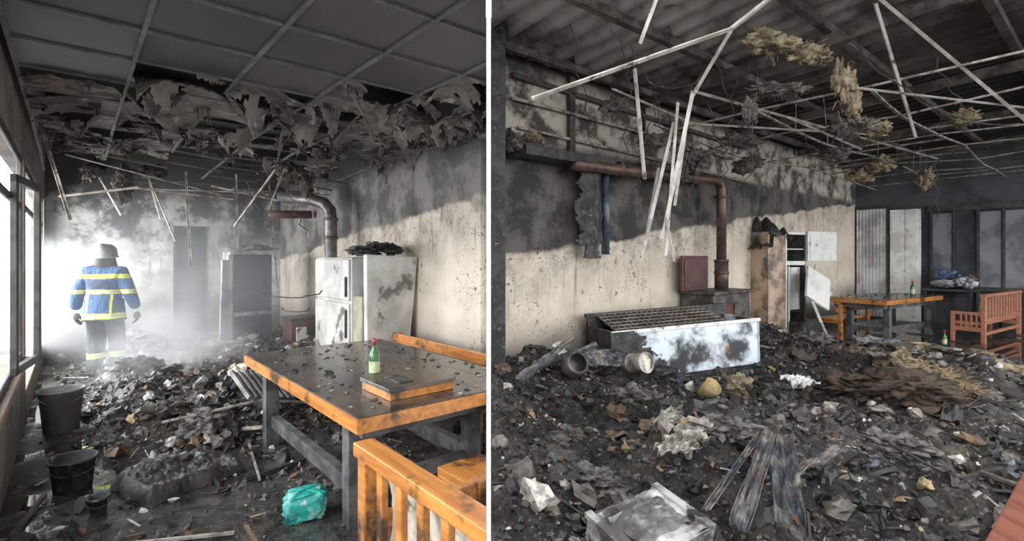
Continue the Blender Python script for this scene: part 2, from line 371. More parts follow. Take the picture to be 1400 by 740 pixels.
# fridge remains
Mq=Matrix.Translation((5.2,9.72,0))@Matrix.Rotation(math.radians(28),4,'Z')
b=MB()
b.box(0,.04,0,.6,0,2.05,0); b.box(.58,.62,0,.6,0,2.05,1); b.box(0,.62,.56,.6,0,1.45,1); b.box(0,.62,.56,.6,1.45,2.05,0); b.box(0,.62,0,.6,2.01,2.06,0)
b.box(.02,.6,0,.58,1.42,1.5,0); b.box(.04,.58,.02,.5,1.72,1.74,0); b.box(0.05,.57,.05,.5,.5,.53,1); b.box(0,.62,0,.6,0,.1,1)
b.box(.10,.13,.0,.04,.1,1.4,0); b.box(.3,.6,.1,.12,.55,1.38,0)
b.box(.64,1.60,-.03,.03,1.5,2.08,0); b.box(.70,1.54,-.045,-.03,1.54,2.04,0)
Md=T(.30,-.25,1.42,math.radians(-20),math.radians(28),math.radians(-10))
b.box(0,.62,0,.05,-.65,0,0,Md); b.box(.05,.5,0,.04,-.6,0,0,T(.2,-.35,.9,math.radians(-25),math.radians(35),.3)); b.box(0,.7,0,.04,-.18,0,0,T(.6,-.3,1.15,.5,.45,.2))
b.box(0,.42,0,.04,-.55,0,0,T(.9,-.2,1.15,1.1,.5,.4)); b.box(0,.5,0,.03,-.35,0,0,T(.45,-.3,1.2,.3,-.5,.5))
b.box(.1,.9,-.15,.5,.05,.35,1)
b.obj('wrecked_refrigerator',[mEnamel,mChar],Mq,bevel=.012)
b=MB()
b.box(-.50,-.02,.03,.6,0,2.05,0); b.box(-.52,.0,.0,.02,0,2.0,0)
b.grid(lambda u,v:(-.62+u*.75,-.08+.72*v,1.98+.32*math.sin(u*3.14)*math.sin(v*3.14)+.2*noise.noise(Vector((u*5,v*5,3)))-.25*(u<.2)),24,20,1)
b.obj('scorched_cupboard',[mTan,mChar],Mq,bevel=.01)
# doors on end wall
b=MB()
b.grid(lambda u,v:(PE-.06+.02*(1 if int(u*27)%3 else -1),4.62-u*.68,.05+v*2.75),54,1,0); b.box(PE-.08,PE,3.92,3.97,0,2.85,1); b.box(PE-.08,PE,3.92,4.66,2.8,2.88,1)
b.obj('door_1',[M2('corrugated_door',(.72,.72,.70),(.4,.4,.39),2,.5,0),mFrame],MR)
b=MB(); b.box(PE-.07,PE,3.28,3.9,0,2.75,0)
for i in range(2):
    for j in range(5): b.box(PE-.085,PE-.07,3.34+i*.29,3.58+i*.29,.12+j*.53,.56+j*.53,0)
b.obj('door_2',[M2('door_white',(.80,.80,.77),(.6,.59,.56),2,.5,c3=(.4,.38,.36),sc3=6)],MR,bevel=.008)
b=MB()
for i in range(14):
    r=3.1-i*.42
    b.box(PE-.09,PE,r-.05,r,0,2.7,0)
    if i%3!=1: b.box(PE-.05,PE-.02,r-.4,r-.05,.9,2.6,1)
b.box(PE-.1,PE,-2.7,3.15,2.65,2.8,0); b.box(PE-.1,PE,-2.7,3.15,.8,.9,0)
b.obj('window_3',[mFrame,M2('sooty_glass',(.09,.095,.105),(.20,.21,.23),1.5,.3)],MR)
# suspended grid remains in the right room
b=MB()
def gz(p,r): return 3.35-.07*math.sin(p*.9)-.22*max(0,noise.noise(Vector((p*.35,r*.5,2))))+.02*(4.6-r)
for r in (4.2,3.0,1.8,.6,-.6):
    pp=6.0+.5*(4.2-r)*.4; last=None
    while pp<PE:
        if last and R()<.93: b.beam(last,(pp,r,gz(pp,r)),.035,.02)
        last=(pp,r,gz(pp,r)); pp+=.6
for i in range(16):
    p=6.4+i*.6
    if i%2 and R()<.5: continue
    for r in (4.2,3.0,1.8,.6):
        if R()<.8: b.beam((p,r,gz(p,r)),(p,r-1.2,gz(p,r-1.2)),.03,.02)
    if R()<.6: b.beam((p,3.0,gz(p,3)),(p+U(-.2,.2),3.0,HR),.008,.008)
b.obj('ceiling_grid_remains',[mStripR],MR)
b=MB()
for p,q,w in (((.14,3.5,2.675),(1.67,3.9,3.33),.04),((1.67,3.9,3.33),(2.05,4,3.64),.04),((1.14,4,3.64),(1.0,4,3.26),.035),((1.12,4.67,3.30),(1.21,4.67,2.3),.045),
  ((1.65,4.67,3.1),(1.37,4.67,1.75),.05),((1.58,5,2.9),(1.25,5,1.51),.045),((2.0,4.67,3.66),(1.64,4.67,3.05),.04),((1.62,5,3.1),(1.5,5,1.6),.04),((1.40,4.67,1.95),(1.48,4.67,1.55),.03),
  ((1.5,5.2,2.5),(1.35,5.1,1.8),.035),((3.33,4.67,3.95),(5.2,5.2,2.97),.035),((3.3,4.67,3.9),(4.4,5.6,2.9),.03),((1.79,5,3.2),(8.3,10,3.5),.035),((.9,4.6,3.1),(2.2,6.2,3.2),.025),
  ((1.72,5.0,3.0),(1.62,5.1,2.1),.03),((3.0,4.8,3.2),(5.6,5.3,3.1),.025),((2.7,5.0,2.95),(4.9,7.2,3.1),.03),((1.9,5.6,3.05),(5.1,7.0,3.25),.03)):
    b.beam(p,q,w,w*.8,L=True,roll=1.0)
b.obj('fallen_ceiling_rails',[mStrip])
# insulation clumps
def clump(b,c,sz,m=0,seed=0,n=3,sub=4,amp=.9):
    for kx in range(n):
        o=Vector(c)+Vector((U(-1,1)*sz[0]*.6,U(-1,1)*sz[1]*.5,U(-1,1)*sz[2]*.6))
        bm=bmesh.new(); bmesh.ops.create_icosphere(bm,subdivisions=sub,radius=1)
        vs=[]
        for v in bm.verts:
            d=1+amp*noise.fractal(v.co*1.8+Vector((seed,kx*7,0)),.6,2.2,6)
            vs.append(o+Vector((v.co.x*sz[0],v.co.y*sz[1],v.co.z*sz[2]))*.65*max(.12,d))
        b.add(vs,[[v.index for v in f.verts] for f in bm.faces],m); bm.free()
def fibres(b,c,sz,n,m=0):
    for i in range(n):
        p=Vector(c)+Vector((random.gauss(0,.5)*sz[0],random.gauss(0,.5)*sz[1],random.gauss(0,.5)*sz[2])); d=Vector((U(-1,1),U(-1,1),U(-1.6,.5)))*U(.02,.08)
        b.beam(p,p+d,.004,.004,m)
b=MB()
for c,sz,m in (((2.3,4.5,3.46),(.20,.10,.10),0),((2.6,4.5,3.40),(.18,.10,.08),0),((2.95,4.5,3.05),(.08,.06,.20),0),((2.5,4.8,3.15),(.2,.1,.06),1),((2.25,4.8,3.0),(.06,.06,.13),1),
   ((4.0,5.6,2.98),(.10,.07,.07),0),((3.4,5.0,2.9),(.10,.07,.06),1),((6.2,8.6,3.15),(.2,.12,.10),0),((7.2,8.9,2.95),(.12,.1,.15),0),((3.2,7.2,3.2),(.3,.12,.10),1),((3.6,7.8,3.0),(.18,.1,.12),1),
   ((4.75,7.6,3.1),(.2,.12,.08),1),((5.5,8.1,2.85),(.16,.1,.08),0),((.25,5.95,2.95),(.12,.08,.10),0),((-.02,5.7,2.9),(.1,.06,.1),1),((2.6,7.3,3.0),(.18,.1,.18),1),((5.2,5.9,3.2),(.16,.1,.08),0),
   ((1.9,6.8,3.1),(.2,.08,.1),1),((2.3,7.0,2.85),(.08,.06,.2),1),((1.3,6.4,3.5),(.16,.08,.08),1),((4.1,6.4,3.15),(.14,.08,.1),1)):
    clump(b,c,sz,m,R()*40,4); fibres(b,c,sz,90,m)
b.obj('hanging_insulation',[mInsul,mInsulD],smooth=True)
b=MB()
for c,sz in (((-5.7,6.9,2.72),(.12,.1,.12)),((-5.25,6.9,2.6),(.1,.1,.2)),((-4.9,7,2.75),(.2,.12,.08)),((-2.95,6.9,2.72),(.16,.12,.12)),((-2.7,6.8,2.55),(.08,.06,.16)),((-2.4,6.4,2.75),(.2,.1,.08)),((-4.0,8,2.6),(.3,.1,.06))):
    clump(b,c,sz,0,R()*40,4); fibres(b,c,sz,60)
b.obj('hanging_insulation',[mInsulD],smooth=True)
def wire(b,p,q,sag,r=.006,n=14,m=0):
    p=Vector(p);q=Vector(q); b.tube([p.lerp(q,i/n)+Vector((.04*math.sin(i*1.7),0,-sag*4*(i/n)*(1-i/n))) for i in range(n+1)],r,6,m)
b=MB()
for p,q,sg in (((.6,5.3,4.0),(1.2,6.5,3.0),.3),((1.9,5.0,3.1),(2.8,6,3.3),.5),((2.4,7.5,3.7),(2.9,7.8,2.3),.1),((2.9,7.5,3.2),(3.7,7.6,3.2),.6),((5.3,8.0,3.6),(7.0,8.2,3.3),.5),((7.2,8.7,3.4),(7.4,8.9,2.2),0),((3.2,5,3.8),(5.4,5.4,3.0),.3),((4.5,5.5,3.8),(5.0,5.5,3.1),.1),((1.6,5.8,3.3),(1.5,6.2,2.4),.1),
   ((1.0,5.2,3.9),(1.9,5.0,3.4),.35),((1.3,5.6,3.9),(1.25,5.7,2.6),.05),((2.1,5.4,3.7),(3.1,5.6,3.5),.5),((2.7,6.2,3.8),(2.6,6.3,2.5),.05),((1.7,6.2,3.6),(2.5,7.0,3.2),.45),((3.8,6.8,3.4),(4.6,7.0,3.3),.4)):
    wire(b,p,q,sg)
for p,q,sg in (((-3.2,7.2,2.7),(-2.9,7.3,1.9),.1),((-3.0,6.2,1.15),(-2.15,5.9,1.2),.07),((-3.0,6.2,1.1),(-2.3,5.9,1.0),.1),((-3.9,7.5,2.7),(-3.4,7.5,2.0),.2)): wire(b,p,q,sg,.008)
b.obj('hanging_wires',[mChar])
# ================================================================== FURNITURE
def table(name,M,W,Ln,clip=None,wood=None):
    b=MB(); nb=6
    b.box(0,W,0,Ln,.668,.745,1)
    for i in range(nb):
        b.box(.008+i*(W-.016)/nb,.008+(i+1)*(W-.016)/nb-.004,.008,Ln-.008,.745,.752,0)
    b.box(.1,W-.1,.16,.2,.58,.668,2); b.box(.1,W-.1,Ln-.2,Ln-.16,.58,.668,2); b.box(.12,.16,.2,Ln-.2,.58,.668,2); b.box(W-.16,W-.12,.2,Ln-.2,.58,.668,2)
    for x in (.1,W-.32):
        for y in (.34,Ln-.3): b.box(x,x+.1,y,y+.1,0,.668,2)
    b.box(.14,.2,.4,Ln-.3,.16,.26,2); b.box(W-.28,W-.22,.4,Ln-.3,.16,.26,2); b.box(.14,W-.25,.36,.42,.16,.24,2)
    for i in range(260):
        x,y=U(.03,W-.03),U(.03,Ln-.03); s=U(.003,.014)*(.5+R()+(1.2 if R()<.06 else 0))
        b.box(-s,s,-s*U(.3,1),s,0,s*.4,3 if R()<.85 else 4,T(x,y,.752,U(-.2,.2),U(-.2,.2),U(0,6)))
    return b.obj(name,[mWoodTop,wood or mWood,M2('table_leg_char',(.035,.035,.036),(.10,.10,.10),5,.6),mChar,mStripR],M,bevel=.005,clip=clip)
table('dining_table',ML@T(1.12,2.54,0),1.28,2.32,'L')
ang=math.atan2(1.2,2.0)
table('dining_table',Matrix.Translation((6.62,9.05,0.02))@Matrix.Rotation(ang,4,'Z')@Matrix(((0,1,0,0),(1,0,0,0),(0,0,1.05,0),(0,0,0,1))),1.05,2.35)
def picket(name,M,Ln,clip=None,woods=None,depth=.55,h=.80):
    w=woods or [mWood,mFabric]; b=MB()
    for y in (0,Ln-.07):
        b.box(0,.07,y,y+.07,0,h); b.box(depth,depth+.06,y,y+.07,0,.56); b.box(.07,depth,y+.01,y+.06,.50,.56); b.box(.07,depth,y+.01,y+.06,.2,.28)
        for i in range(4): b.box(.12+i*(depth-.15)/4,.15+i*(depth-.15)/4,y+.02,y+.05,.28,.5)
    b.box(-.01,.075,-.02,Ln+.02,h,h+.055); b.box(.01,.06,.07,Ln-.07,.38,.45); b.box(.01,.06,.07,Ln-.07,.14,.2)
    n=int(Ln/.17)
    for i in range(1,n+1): b.box(.02,.05,i*Ln/(n+1)-.02,i*Ln/(n+1)+.025,.44,h)
    b.box(.06,depth+.03,.03,Ln-.03,.32,.38); b.box(depth,depth+.04,.07,Ln-.07,.2,.32)
    b.grid(lambda u,v:(.085+.03*math.sin(v*3.1)+.01*noise.noise(Vector((u*8,v*6,2))),.08+u*(Ln-.16),.40+v*(h-.46)),24,10,1)
    return b.obj(name,w,M,bevel=.006,clip=clip)
picket('wooden_bench',ML@T(.86,.75,0),1.20,'L')
mDk=M2('dark_cushion',(.12,.09,.08),(.2,.14,.12),5,.9)
picket('wooden_bench',Matrix.Translation((10.45,10.5,0))@Matrix.Rotation(math.radians(123),4,'Z'),2.2,None,[mWoodL,mDk],.45,.84)
def slat(name,M,Ln,clip=None,h=.66):
    b=MB()
    for y in (.05,Ln-.12):
        b.box(.38,.44,y,y+.07,0,h); b.box(0,.06,y,y+.07,0,.36); b.box(0,.44,y,y+.07,.30,.36)
    b.box(.36,.385,0,Ln,h-.11,h); b.box(.36,.385,0,Ln,h-.26,h-.18)
    for i in range(3): b.box(-.02+i*.13,.10+i*.13,0,Ln,.36,.39)
    return b.obj(name,[mWood],M,bevel=.006,clip=clip)
slat('slatted_bench',ML@T(2.5,3.3,0),2.2,'L',.70)
slat('slatted_bench',Matrix.Translation((6.0,10.1,0))@Matrix.Rotation(math.radians(-59),4,'Z'),1.2,None,.78)
b=MB(); b.box(1.55,1.85,2.0,2.45,.36,.42)
for x in (1.57,1.78):
    for y in (2.02,2.38): b.box(x,x+.05,y,y+.05,0,.36)
b.obj('wooden_stool',[mWood],ML,bevel=.005,clip='L')
b=MB(); b.box(1.40,1.84,2.72,3.10,.753,.80,0); b.box(1.39,1.85,2.71,3.11,.802,.826,1); b.box(1.40,1.84,2.72,3.10,.8,.804,1)
b.box(1.50,1.60,2.80,3.0,.826,.834,2)
b.obj('wooden_game_box',[mWood,mWoodTop,mChar],ML,bevel=.004)
k=N('green_glass'); k.out((.05,.22,.06),.08); k.b.inputs['Transmission Weight'].default_value=.6; gGlass=k.m
def bottle(name,M,s=1):
    b=MB(); b.lathe([(0,0),(.034,0),(.037,.01),(.037,.15),(.03,.18),(.014,.205),(.013,.245),(.0,.245)],24,0)
    b.lathe([(.0378,.04),(.0378,.12)],24,1); b.lathe([(0,.275),(.015,.274),(.0155,.235),(.0,.235)],18,2)
    return b.obj(name,[gGlass,M2('label',(.42,.42,.26),(.16,.25,.10),14,.6),M2('red_cap',(.25,.03,.03),(.2,.02,.02),5,.4)],M@Matrix.Scale(s,4),smooth=True)
bottle('liquor_bottle',ML@T(1.59,3.32,.753),1.0)
bottle('liquor_bottle',Matrix.Translation((7.9,10.1,.81)),1.1)
b=MB()
def pk(u,v):
    a=u*2*math.pi; sq=lambda x:math.copysign(abs(x)**.45,x)
    rr=math.sin(v*math.pi)**.35
    n=1+.30*noise.noise(Vector((math.cos(a)*2.2,math.sin(a)*2.2,v*5)))+.14*noise.noise(Vector((math.cos(a)*8,math.sin(a)*8,v*14)))
    return (.115*sq(math.cos(a))*rr*n,.08*sq(math.sin(a))*rr*n,.085-.085*math.copysign(abs(math.cos(v*math.pi))**.6,math.cos(v*math.pi))*(.7+.3*n))
b.grid(pk,60,30)
b.obj('teal_package',[M2('teal_film',(.02,.33,.29),(.16,.46,.40),9,.25,0,.8,.5,.6,c3=(.5,.55,.5),sc3=16)],ML@T(1.08,3.20,0,0,0,-.2),smooth=True)
def bucket(name,M,r,h,mat):
    b=MB(); b.lathe([(0,0),(r*.8,0),(r,h),(r+.012,h+.003),(r+.012,h-.015),(r*.98,h-.01),(r*.78,.015),(0,.015)],32,0,None,.05)
    b.tube([(math.cos(math.pi*i/14)*(r+.01),-(r*.9)*math.sin(math.pi*i/14),h-.03-math.sin(math.pi*i/14)*r*.5) for i in range(15)],.004,6,0)
    return b.obj(name,[mat],M,smooth=True)
bucket('metal_bucket',ML@T(-.08,6.25,0),.16,.38,M2('bucket_grey',(.13,.125,.12),(.22,.21,.2),6,.6))
bucket('cooking_pot',ML@T(.0,4.62,0),.13,.22,mChar)
bucket('tin_can',ML@T(.12,4.1,0),.05,.1,mChar)
b=MB()
def g2_(u,v): return math.exp(-((u-.4)**2+(v-.7)**2)/.05)
def sl(u,v):
    e=1-max(abs(u-.5),abs(v-.5))*2; z=.10*min(1,e*7)**.5+.05*fbm(u*3,v*3,5)*min(1,e*4)+.05*g2_(u,v)
    return (-.33+u*.66+.03*noise.noise(Vector((v*4,1,1))),-.25+v*.5+.03*noise.noise(Vector((u*4,5,1))),max(0,z)+.008*noise.noise(Vector((u*30,v*30,3))))
b.grid(sl,90,70); b.obj('charred_cushion',[M2('charred_foam',(.014,.014,.014),(.05,.047,.044),8,.4,0,.8,c3=(.14,.13,.12))],ML@T(.58,4.3,.005,0,0,.35),smooth=True)
# refrigerator, left room
b=MB()
b.box(2.55,3.2,5.95,7.1,0,1.58,0); b.box(2.52,2.55,5.97,7.08,.05,1.02,0); b.box(2.52,2.55,5.97,7.08,1.05,1.56,0)
b.box(2.49,2.52,6.0,6.03,.6,.95,2); b.box(2.49,2.52,6.0,6.03,1.1,1.35,2)
b.add([(2.60,5.62,.02),(3.12,5.64,.0),(3.26,5.60,1.58),(2.58,5.60,1.62),(2.60,5.70,.02),(3.12,5.72,.0),(3.26,5.69,1.58),(2.58,5.69,1.62)],
 [(0,1,2,3),(7,6,5,4),(0,4,5,1),(1,5,6,2),(2,6,7,3),(3,7,4,0)],0)
b.box(2.57,2.63,5.70,5.95,.05,1.12,1)
b.obj('refrigerator',[M2('fridge_enamel',(.56,.56,.53),(.36,.35,.33),2.2,.35,0,.15,.42,.66,c3=(.13,.12,.11),sc3=3),M2('yellowed_foam',(.32,.30,.21),(.22,.21,.18),5,.8),mChar],ML,bevel=.015)
b=MB()
for i in range(7): clump(b,(2.6+.08*i,5.8+.2*(i%2),1.65+.03*(i%3)),(.12,.16,.05),0,i*3.3,3)
b.obj('charred_scraps',[mChar],ML,smooth=True)
b=MB(); b.tube([(2.9,7.5,0),(2.9,7.5,2.15),(2.89,7.52,2.28),(2.84,7.6,2.38),(2.72,7.75,2.44),(2.4,8.2,2.5)],.09,18)
for z in (1.85,2.12): b.tube([(2.9,7.5,z),(2.9,7.5,z+.04)],.105,18)
b.obj('stovepipe',[M2('pipe_grey',(.09,.085,.08),(.18,.165,.15),6,.4,.4)],ML,smooth=True)
b=MB(); b.tube([(2.5,9.2,2.3),(3.2,9.2,2.33)],.07,14); b.obj('rusty_duct',[mRust],ML,smooth=True)
b=MB(); b.box(2.65,3.1,8.5,8.95,.08,.55,0); b.box(2.63,3.12,8.48,8.97,.55,.6,1); b.box(2.72,2.88,8.47,8.5,.2,.45,2); b.box(2.9,3.08,8.47,8.5,.12,.5,1)
for x in (2.68,3.03):
    for y in (8.52,8.9): b.box(x,x+.04,y,y+.04,0,.08,1)
b.obj('small_stove',[mRust,mChar,mEnamel],ML,bevel=.008)
mLock=M2('locker_grey',(.36,.37,.36),(.10,.10,.10),2.5,.5,.1,.2)
mBlack=M2('near_black',(.008,.008,.008),(.02,.02,.02),5,.8)  # near-black for the locker's inside and the dark door panel
b=MB(); x0,x1,y0,y1,h=1.92,2.55,9.2,9.75,1.62
b.box(x0,x0+.05,y0,y1,0,h); b.box(x1-.03,x1,y0,y1,0,h,1); b.box(x0,x1,y1-.03,y1,0,h,1); b.box(x0,x1,y0,y1,h,h+.04); b.box(x0,x1,y0,y1,.0,.08,1)
b.box(x0+.05,x1-.03,y0+.04,y1,1.0,1.03,1); b.box(x0-.04,x0+.02,y0-.06,y0+.02,0,h,0); b.box(x0+.05,x1,y0-.01,y0+.03,.62,.68,0)
b.box(0,.22,0,.03,0,1.5,0,T(x0-.02,y0-.02,.03,0,-.04,math.radians(215)))
b.obj('burnt_locker',[mLock,mBlack],ML,bevel=.008)
b=MB(); clump(b,(2.25,9.45,1.72),(.28,.2,.06),0,3,3); b.obj('locker_top_debris',[mInsulD],ML,smooth=True)
b=MB()
for x0,x1,z1 in ((1.45,1.85,2.1),):
    b.box(x0-.05,x0,TB-.04,TB,0,z1+.05,0); b.box(x1,x1+.05,TB-.04,TB,0,z1+.05,0); b.box(x0,x1,TB-.04,TB,z1,z1+.05,0); b.box(x0,x1,TB-.02,TB,0,z1,1)
b.obj('door_3',[mFrame,mBlack],ML)
b=MB(); Mt=T(14.45,2.6,0)
b.box(0,.95,-.45,.45,.82,.87,0,Mt)
for x in (.05,.85):
    for y in (-.42,.36): b.box(x,x+.06,y,y+.06,0,.82,0,Mt)
b.obj('side_table',[mFrame],MR,bevel=.006)
b=MB(); mCl=[M2('cloth_white',(.40,.41,.42),(.22,.23,.25),6,.9),M2('cloth_blue',(.05,.085,.15),(.10,.15,.22),5,.9),M2('cloth_red',(.20,.07,.05),(.12,.05,.05),5,.9)]
for c,sz,m in (((14.7,2.7,.98),(.2,.2,.1),0),((14.9,2.4,1.03),(.2,.16,.14),1),((14.7,2.3,1.0),(.2,.15,.12),0),((15.1,2.75,1.06),(.16,.2,.18),1),((15.2,2.35,1.03),(.14,.12,.14),2)): clump(b,c,sz,m,R()*9,3,4,.7)
b.obj('cloth_heap',mCl,MR,smooth=True)
b=MB(); Mk=Matrix.Translation((1.33,1.56,0))@Matrix.Rotation(math.radians(39),4,'Z')
for i in range(4): b.box(0,2.2,-.02-.17*(i+1),-.17*i-.025,.56,.61,0,Mk)
for x in (.06,2.0):
    for y in (-.62,-.12): b.box(x,x+.08,y,y+.08,0,.56,0,Mk)
b.box(.05,2.1,-.60,-.56,.46,.56,0,Mk)
b.obj('red_plank_bench',[mWoodRed],bevel=.008)
# ================================================================== DEBRIS
def g2(x,y,cx,cy,s): return math.exp(-((x-cx)**2+(y-cy)**2)/(2*s*s))
def sst(a,b,x):
    t=max(0,min(1,(x-a)/(b-a))); return t*t*(3-2*t)
def hR(x,y):
    p=.772*x+.636*y; r=-.636*x+.772*y
    m=sst(11.0,8.6,p)
    h=.15+.20*fbm(x,y,1,.9)+.09*noise.noise(Vector((x*4,y*4,2)))+.04*noise.noise(Vector((x*9,y*9,2)))
    h+=.30*g2(x,y,3.5,4.4,.45)+.42*g2(x,y,.35,5.6,.5)+.22*g2(x,y,1.3,3.6,.45)+.14*g2(x,y,5.0,6.5,.7)+.2*g2(x,y,4.6,9.0,.6)+.14*g2(x,y,2.3,4.2,.5)
    fr=g2(x,y,2.5,5.9,.6); h=h*(1-.45*fr)
    return max(-.03,h*m-.03*(1-m))
def hL(s,t):
    m=sst(4.2,5.4,t+.35*noise.noise(Vector((s*1.7,t*1.7,0)))-.25*(s>1.1 and t<5.5))*sst(.0,.45,s)
    h=.12+.15*fbm(s,t,3,1.1)+.08*noise.noise(Vector((s*5,t*5,2)))+.22*g2(s,t,1.0,6.3,.6)+.16*g2(s,t,2.0,7.5,.7)+.18*g2(s,t,.9,9.2,.5)+.14*g2(s,t,1.5,5.3,.4)
    return max(-.03,h*m-.03*(1-m))
def rough(x,y): return .034*noise.noise(Vector((x*13,y*13,5)))+.02*noise.noise(Vector((x*29,y*29,8)))
b=MB()
b.grid(lambda u,v:(lambda p,r:(p,r,hR(.772*p-.636*r,.636*p+.772*r)+(rough(p,r) if hR(.772*p-.636*r,.636*p+.772*r)>0 else -.01)))(.2+u*11.2,-3.6+v*8.24),320,250)
b.obj('ash_heap',[mAsh],MR,clip='R',smooth=True)
b=MB()
b.grid(lambda u,v:(lambda s,t:(s,t,hL(s,t)+(rough(s,t) if hL(s,t)>0 else -.01)))(-.3+u*3.55,3.9+v*7.25),150,280)
b.obj('ash_heap',[mAshL],ML,clip='L',smooth=True)
PAL=[((.010,.010,.010),8),((.028,.026,.024),6),((.065,.058,.052),4.5),((.14,.122,.105),3.0),((.26,.23,.20),1.7),((.50,.47,.42),1.2),((.12,.075,.045),2),((.30,.22,.12),.7),((.09,.105,.12),.5)]
def pcol(light=1):
    x=U(0,sum(w for c,w in PAL))
    for c,w in PAL:
        x-=w
        if x<0: break
    j=U(.75,1.25)*light; return tuple(min(.6,k*j) for k in c)
ICO=bmesh.new(); bmesh.ops.create_icosphere(ICO,subdivisions=2,radius=1)
IV2=[v.co.copy() for v in ICO.verts]; IF2=[[v.index for v in f.verts] for f in ICO.faces]
ICO=bmesh.new(); bmesh.ops.create_icosphere(ICO,subdivisions=1,radius=1)
IV=[v.co.copy() for v in ICO.verts]; IF=[[v.index for v in f.verts] for f in ICO.faces]
def chunk(b,x,y,z,s,c=None,light=1):
    c=c or pcol(light); k=R(); E=Euler((U(-.7,.7),U(-.7,.7),U(0,6.28))).to_matrix(); o=Vector((x,y,z))
    if k<.56:
        a=Vector((s*U(.6,1.3),s*U(.5,1),s*U(.35,.9))); sd=R()*90
        V_,F_=(IV2,IF2) if s>.04 else (IV,IF)
        b.add([o+E@Vector((v.x*a.x,v.y*a.y,v.z*a.z))*(1+.9*noise.noise(v*1.5+Vector((sd,0,0)))+U(-.12,.12)) for v in V_],F_,0,c)
    elif k<.74:
        a,d,h=s*U(.7,1.6),s*U(.4,1.0),s*U(.04,.16)
        n=random.choice((4,5,6)); pts=[(a*math.cos(6.28*i/n)*U(.5,1),d*math.sin(6.28*i/n)*U(.5,1)) for i in range(n)]
        vs=[o+E@Vector((q[0],q[1],zz)) for zz in (-h,h) for q in pts]
        b.add(vs,[tuple(range(n-1,-1,-1)),tuple(range(n,2*n))]+[(i,(i+1)%n,(i+1)%n+n,i+n) for i in range(n)],0,c)
    elif k<.86:
        L=s*U(1.6,4.5); w=s*U(.10,.2); E=Euler((U(-.35,.35),U(-.35,.35),U(0,6.28))).to_matrix()
        vs=[o+E@Vector((xx,yy,zz)) for zz in (-w,w) for yy in (-w,w) for xx in (-L,L)]
        b.add(vs,[(0,2,3,1),(4,5,7,6),(0,1,5,4),(2,6,7,3),(0,4,6,2),(1,3,7,5)],0,c)
    else:
        L=s*1.8; cr=U(.5,2.5); sd=R()*30
        def fn(u,v):
            p=Vector(((u-.5)*L,(v-.5)*L*.8*(1-.4*u),L*.2*math.sin(u*cr*3)+.4*L*noise.noise(Vector((u*2.5,v*2.5,sd))))); return o+E@p
        b.grid(fn,6,6,0,None,c)
def infr(x,y,m=.1):
    lx=(x-FX)*math.cos(fa)+(y-FY)*math.sin(fa); ly=-(x-FX)*math.sin(fa)+(y-FY)*math.cos(fa)
    return -m<lx<2.2+m and -m*.6<ly<.66+m
b=MB(); cnt=0
while cnt<16000:
    p=U(.5,10.9); r=U(-3.4,4.45); x=.772*p-.636*r; y=.636*p+.772*r
    if y<2.2 or x<-.03*y: continue
    h=hR(x,y)
    if h<.01 and R()<.85: continue
    if infr(x,y): continue
    s=U(.007,.026)*(1+3*(R()**6))
    chunk(b,x,y,max(0,h)+s*.3,s); cnt+=1
for i in range(170):
    p=U(1.5,10.2); r=U(-3,4.1); x=.772*p-.636*r; y=.636*p+.772*r
    if y<2.6 or x<.05 or infr(x,y,.3): continue
    chunk(b,x,y,hR(x,y)+.03,U(.06,.13))
# burnt board pieces lying on the heap towards the table
for i in range(34):
    x,y=U(3.6,7.2),U(5.4,8.4)
    if not -.95<y-(.9*x+1.6)<2.6: continue
    a,d=U(.10,.26),U(.07,.16); E=T(x,y,max(0,hR(x,y))+.07,U(-.3,.3),U(-.3,.3),U(0,3))
    n=7; pts=[(a*math.cos(6.28*q/n)*U(.7,1.1),d*math.sin(6.28*q/n)*U(.7,1.1)) for q in range(n)]
    vs=[E@Vector((q[0],q[1],zz)) for zz in (-.012,.012) for q in pts]
    b.add(vs,[tuple(range(n-1,-1,-1)),tuple(range(n,2*n))]+[(q,(q+1)%n,(q+1)%n+n,q+n) for q in range(n)],0,random.choice(((.28,.23,.15),(.22,.20,.17),(.13,.11,.09),(.36,.32,.25))))
b.obj('burnt_debris',[mChunk],clip='R')
b=MB(); cnt=0
while cnt<8000:
    s,t=U(-.22,3.1),U(3.4,10.9); h=hL(s,t)
    if h<.01 and R()<.85: continue
    if 2.4<s<3.22 and 5.5<t<7.2: continue
    z=U(.008,.026)*(1+3*(R()**6)); chunk(b,s,t,max(0,h)+z*.3,z,None,1.45); cnt+=1
for i in range(70):
    s,t=U(.3,2.3),U(4.7,10.5); chunk(b,s,t,max(0,hL(s,t))+.04,U(.06,.12),None,1.4)
for i in range(380):
    s,t=U(-.2,2.2),U(1.6,4.6)
    chunk(b,s,t,.006,U(.004,.015),(.02,.02,.02) if R()<.65 else (.14,.13,.12))
b.obj('burnt_debris',[mChunk],ML,clip='L')
b=MB()
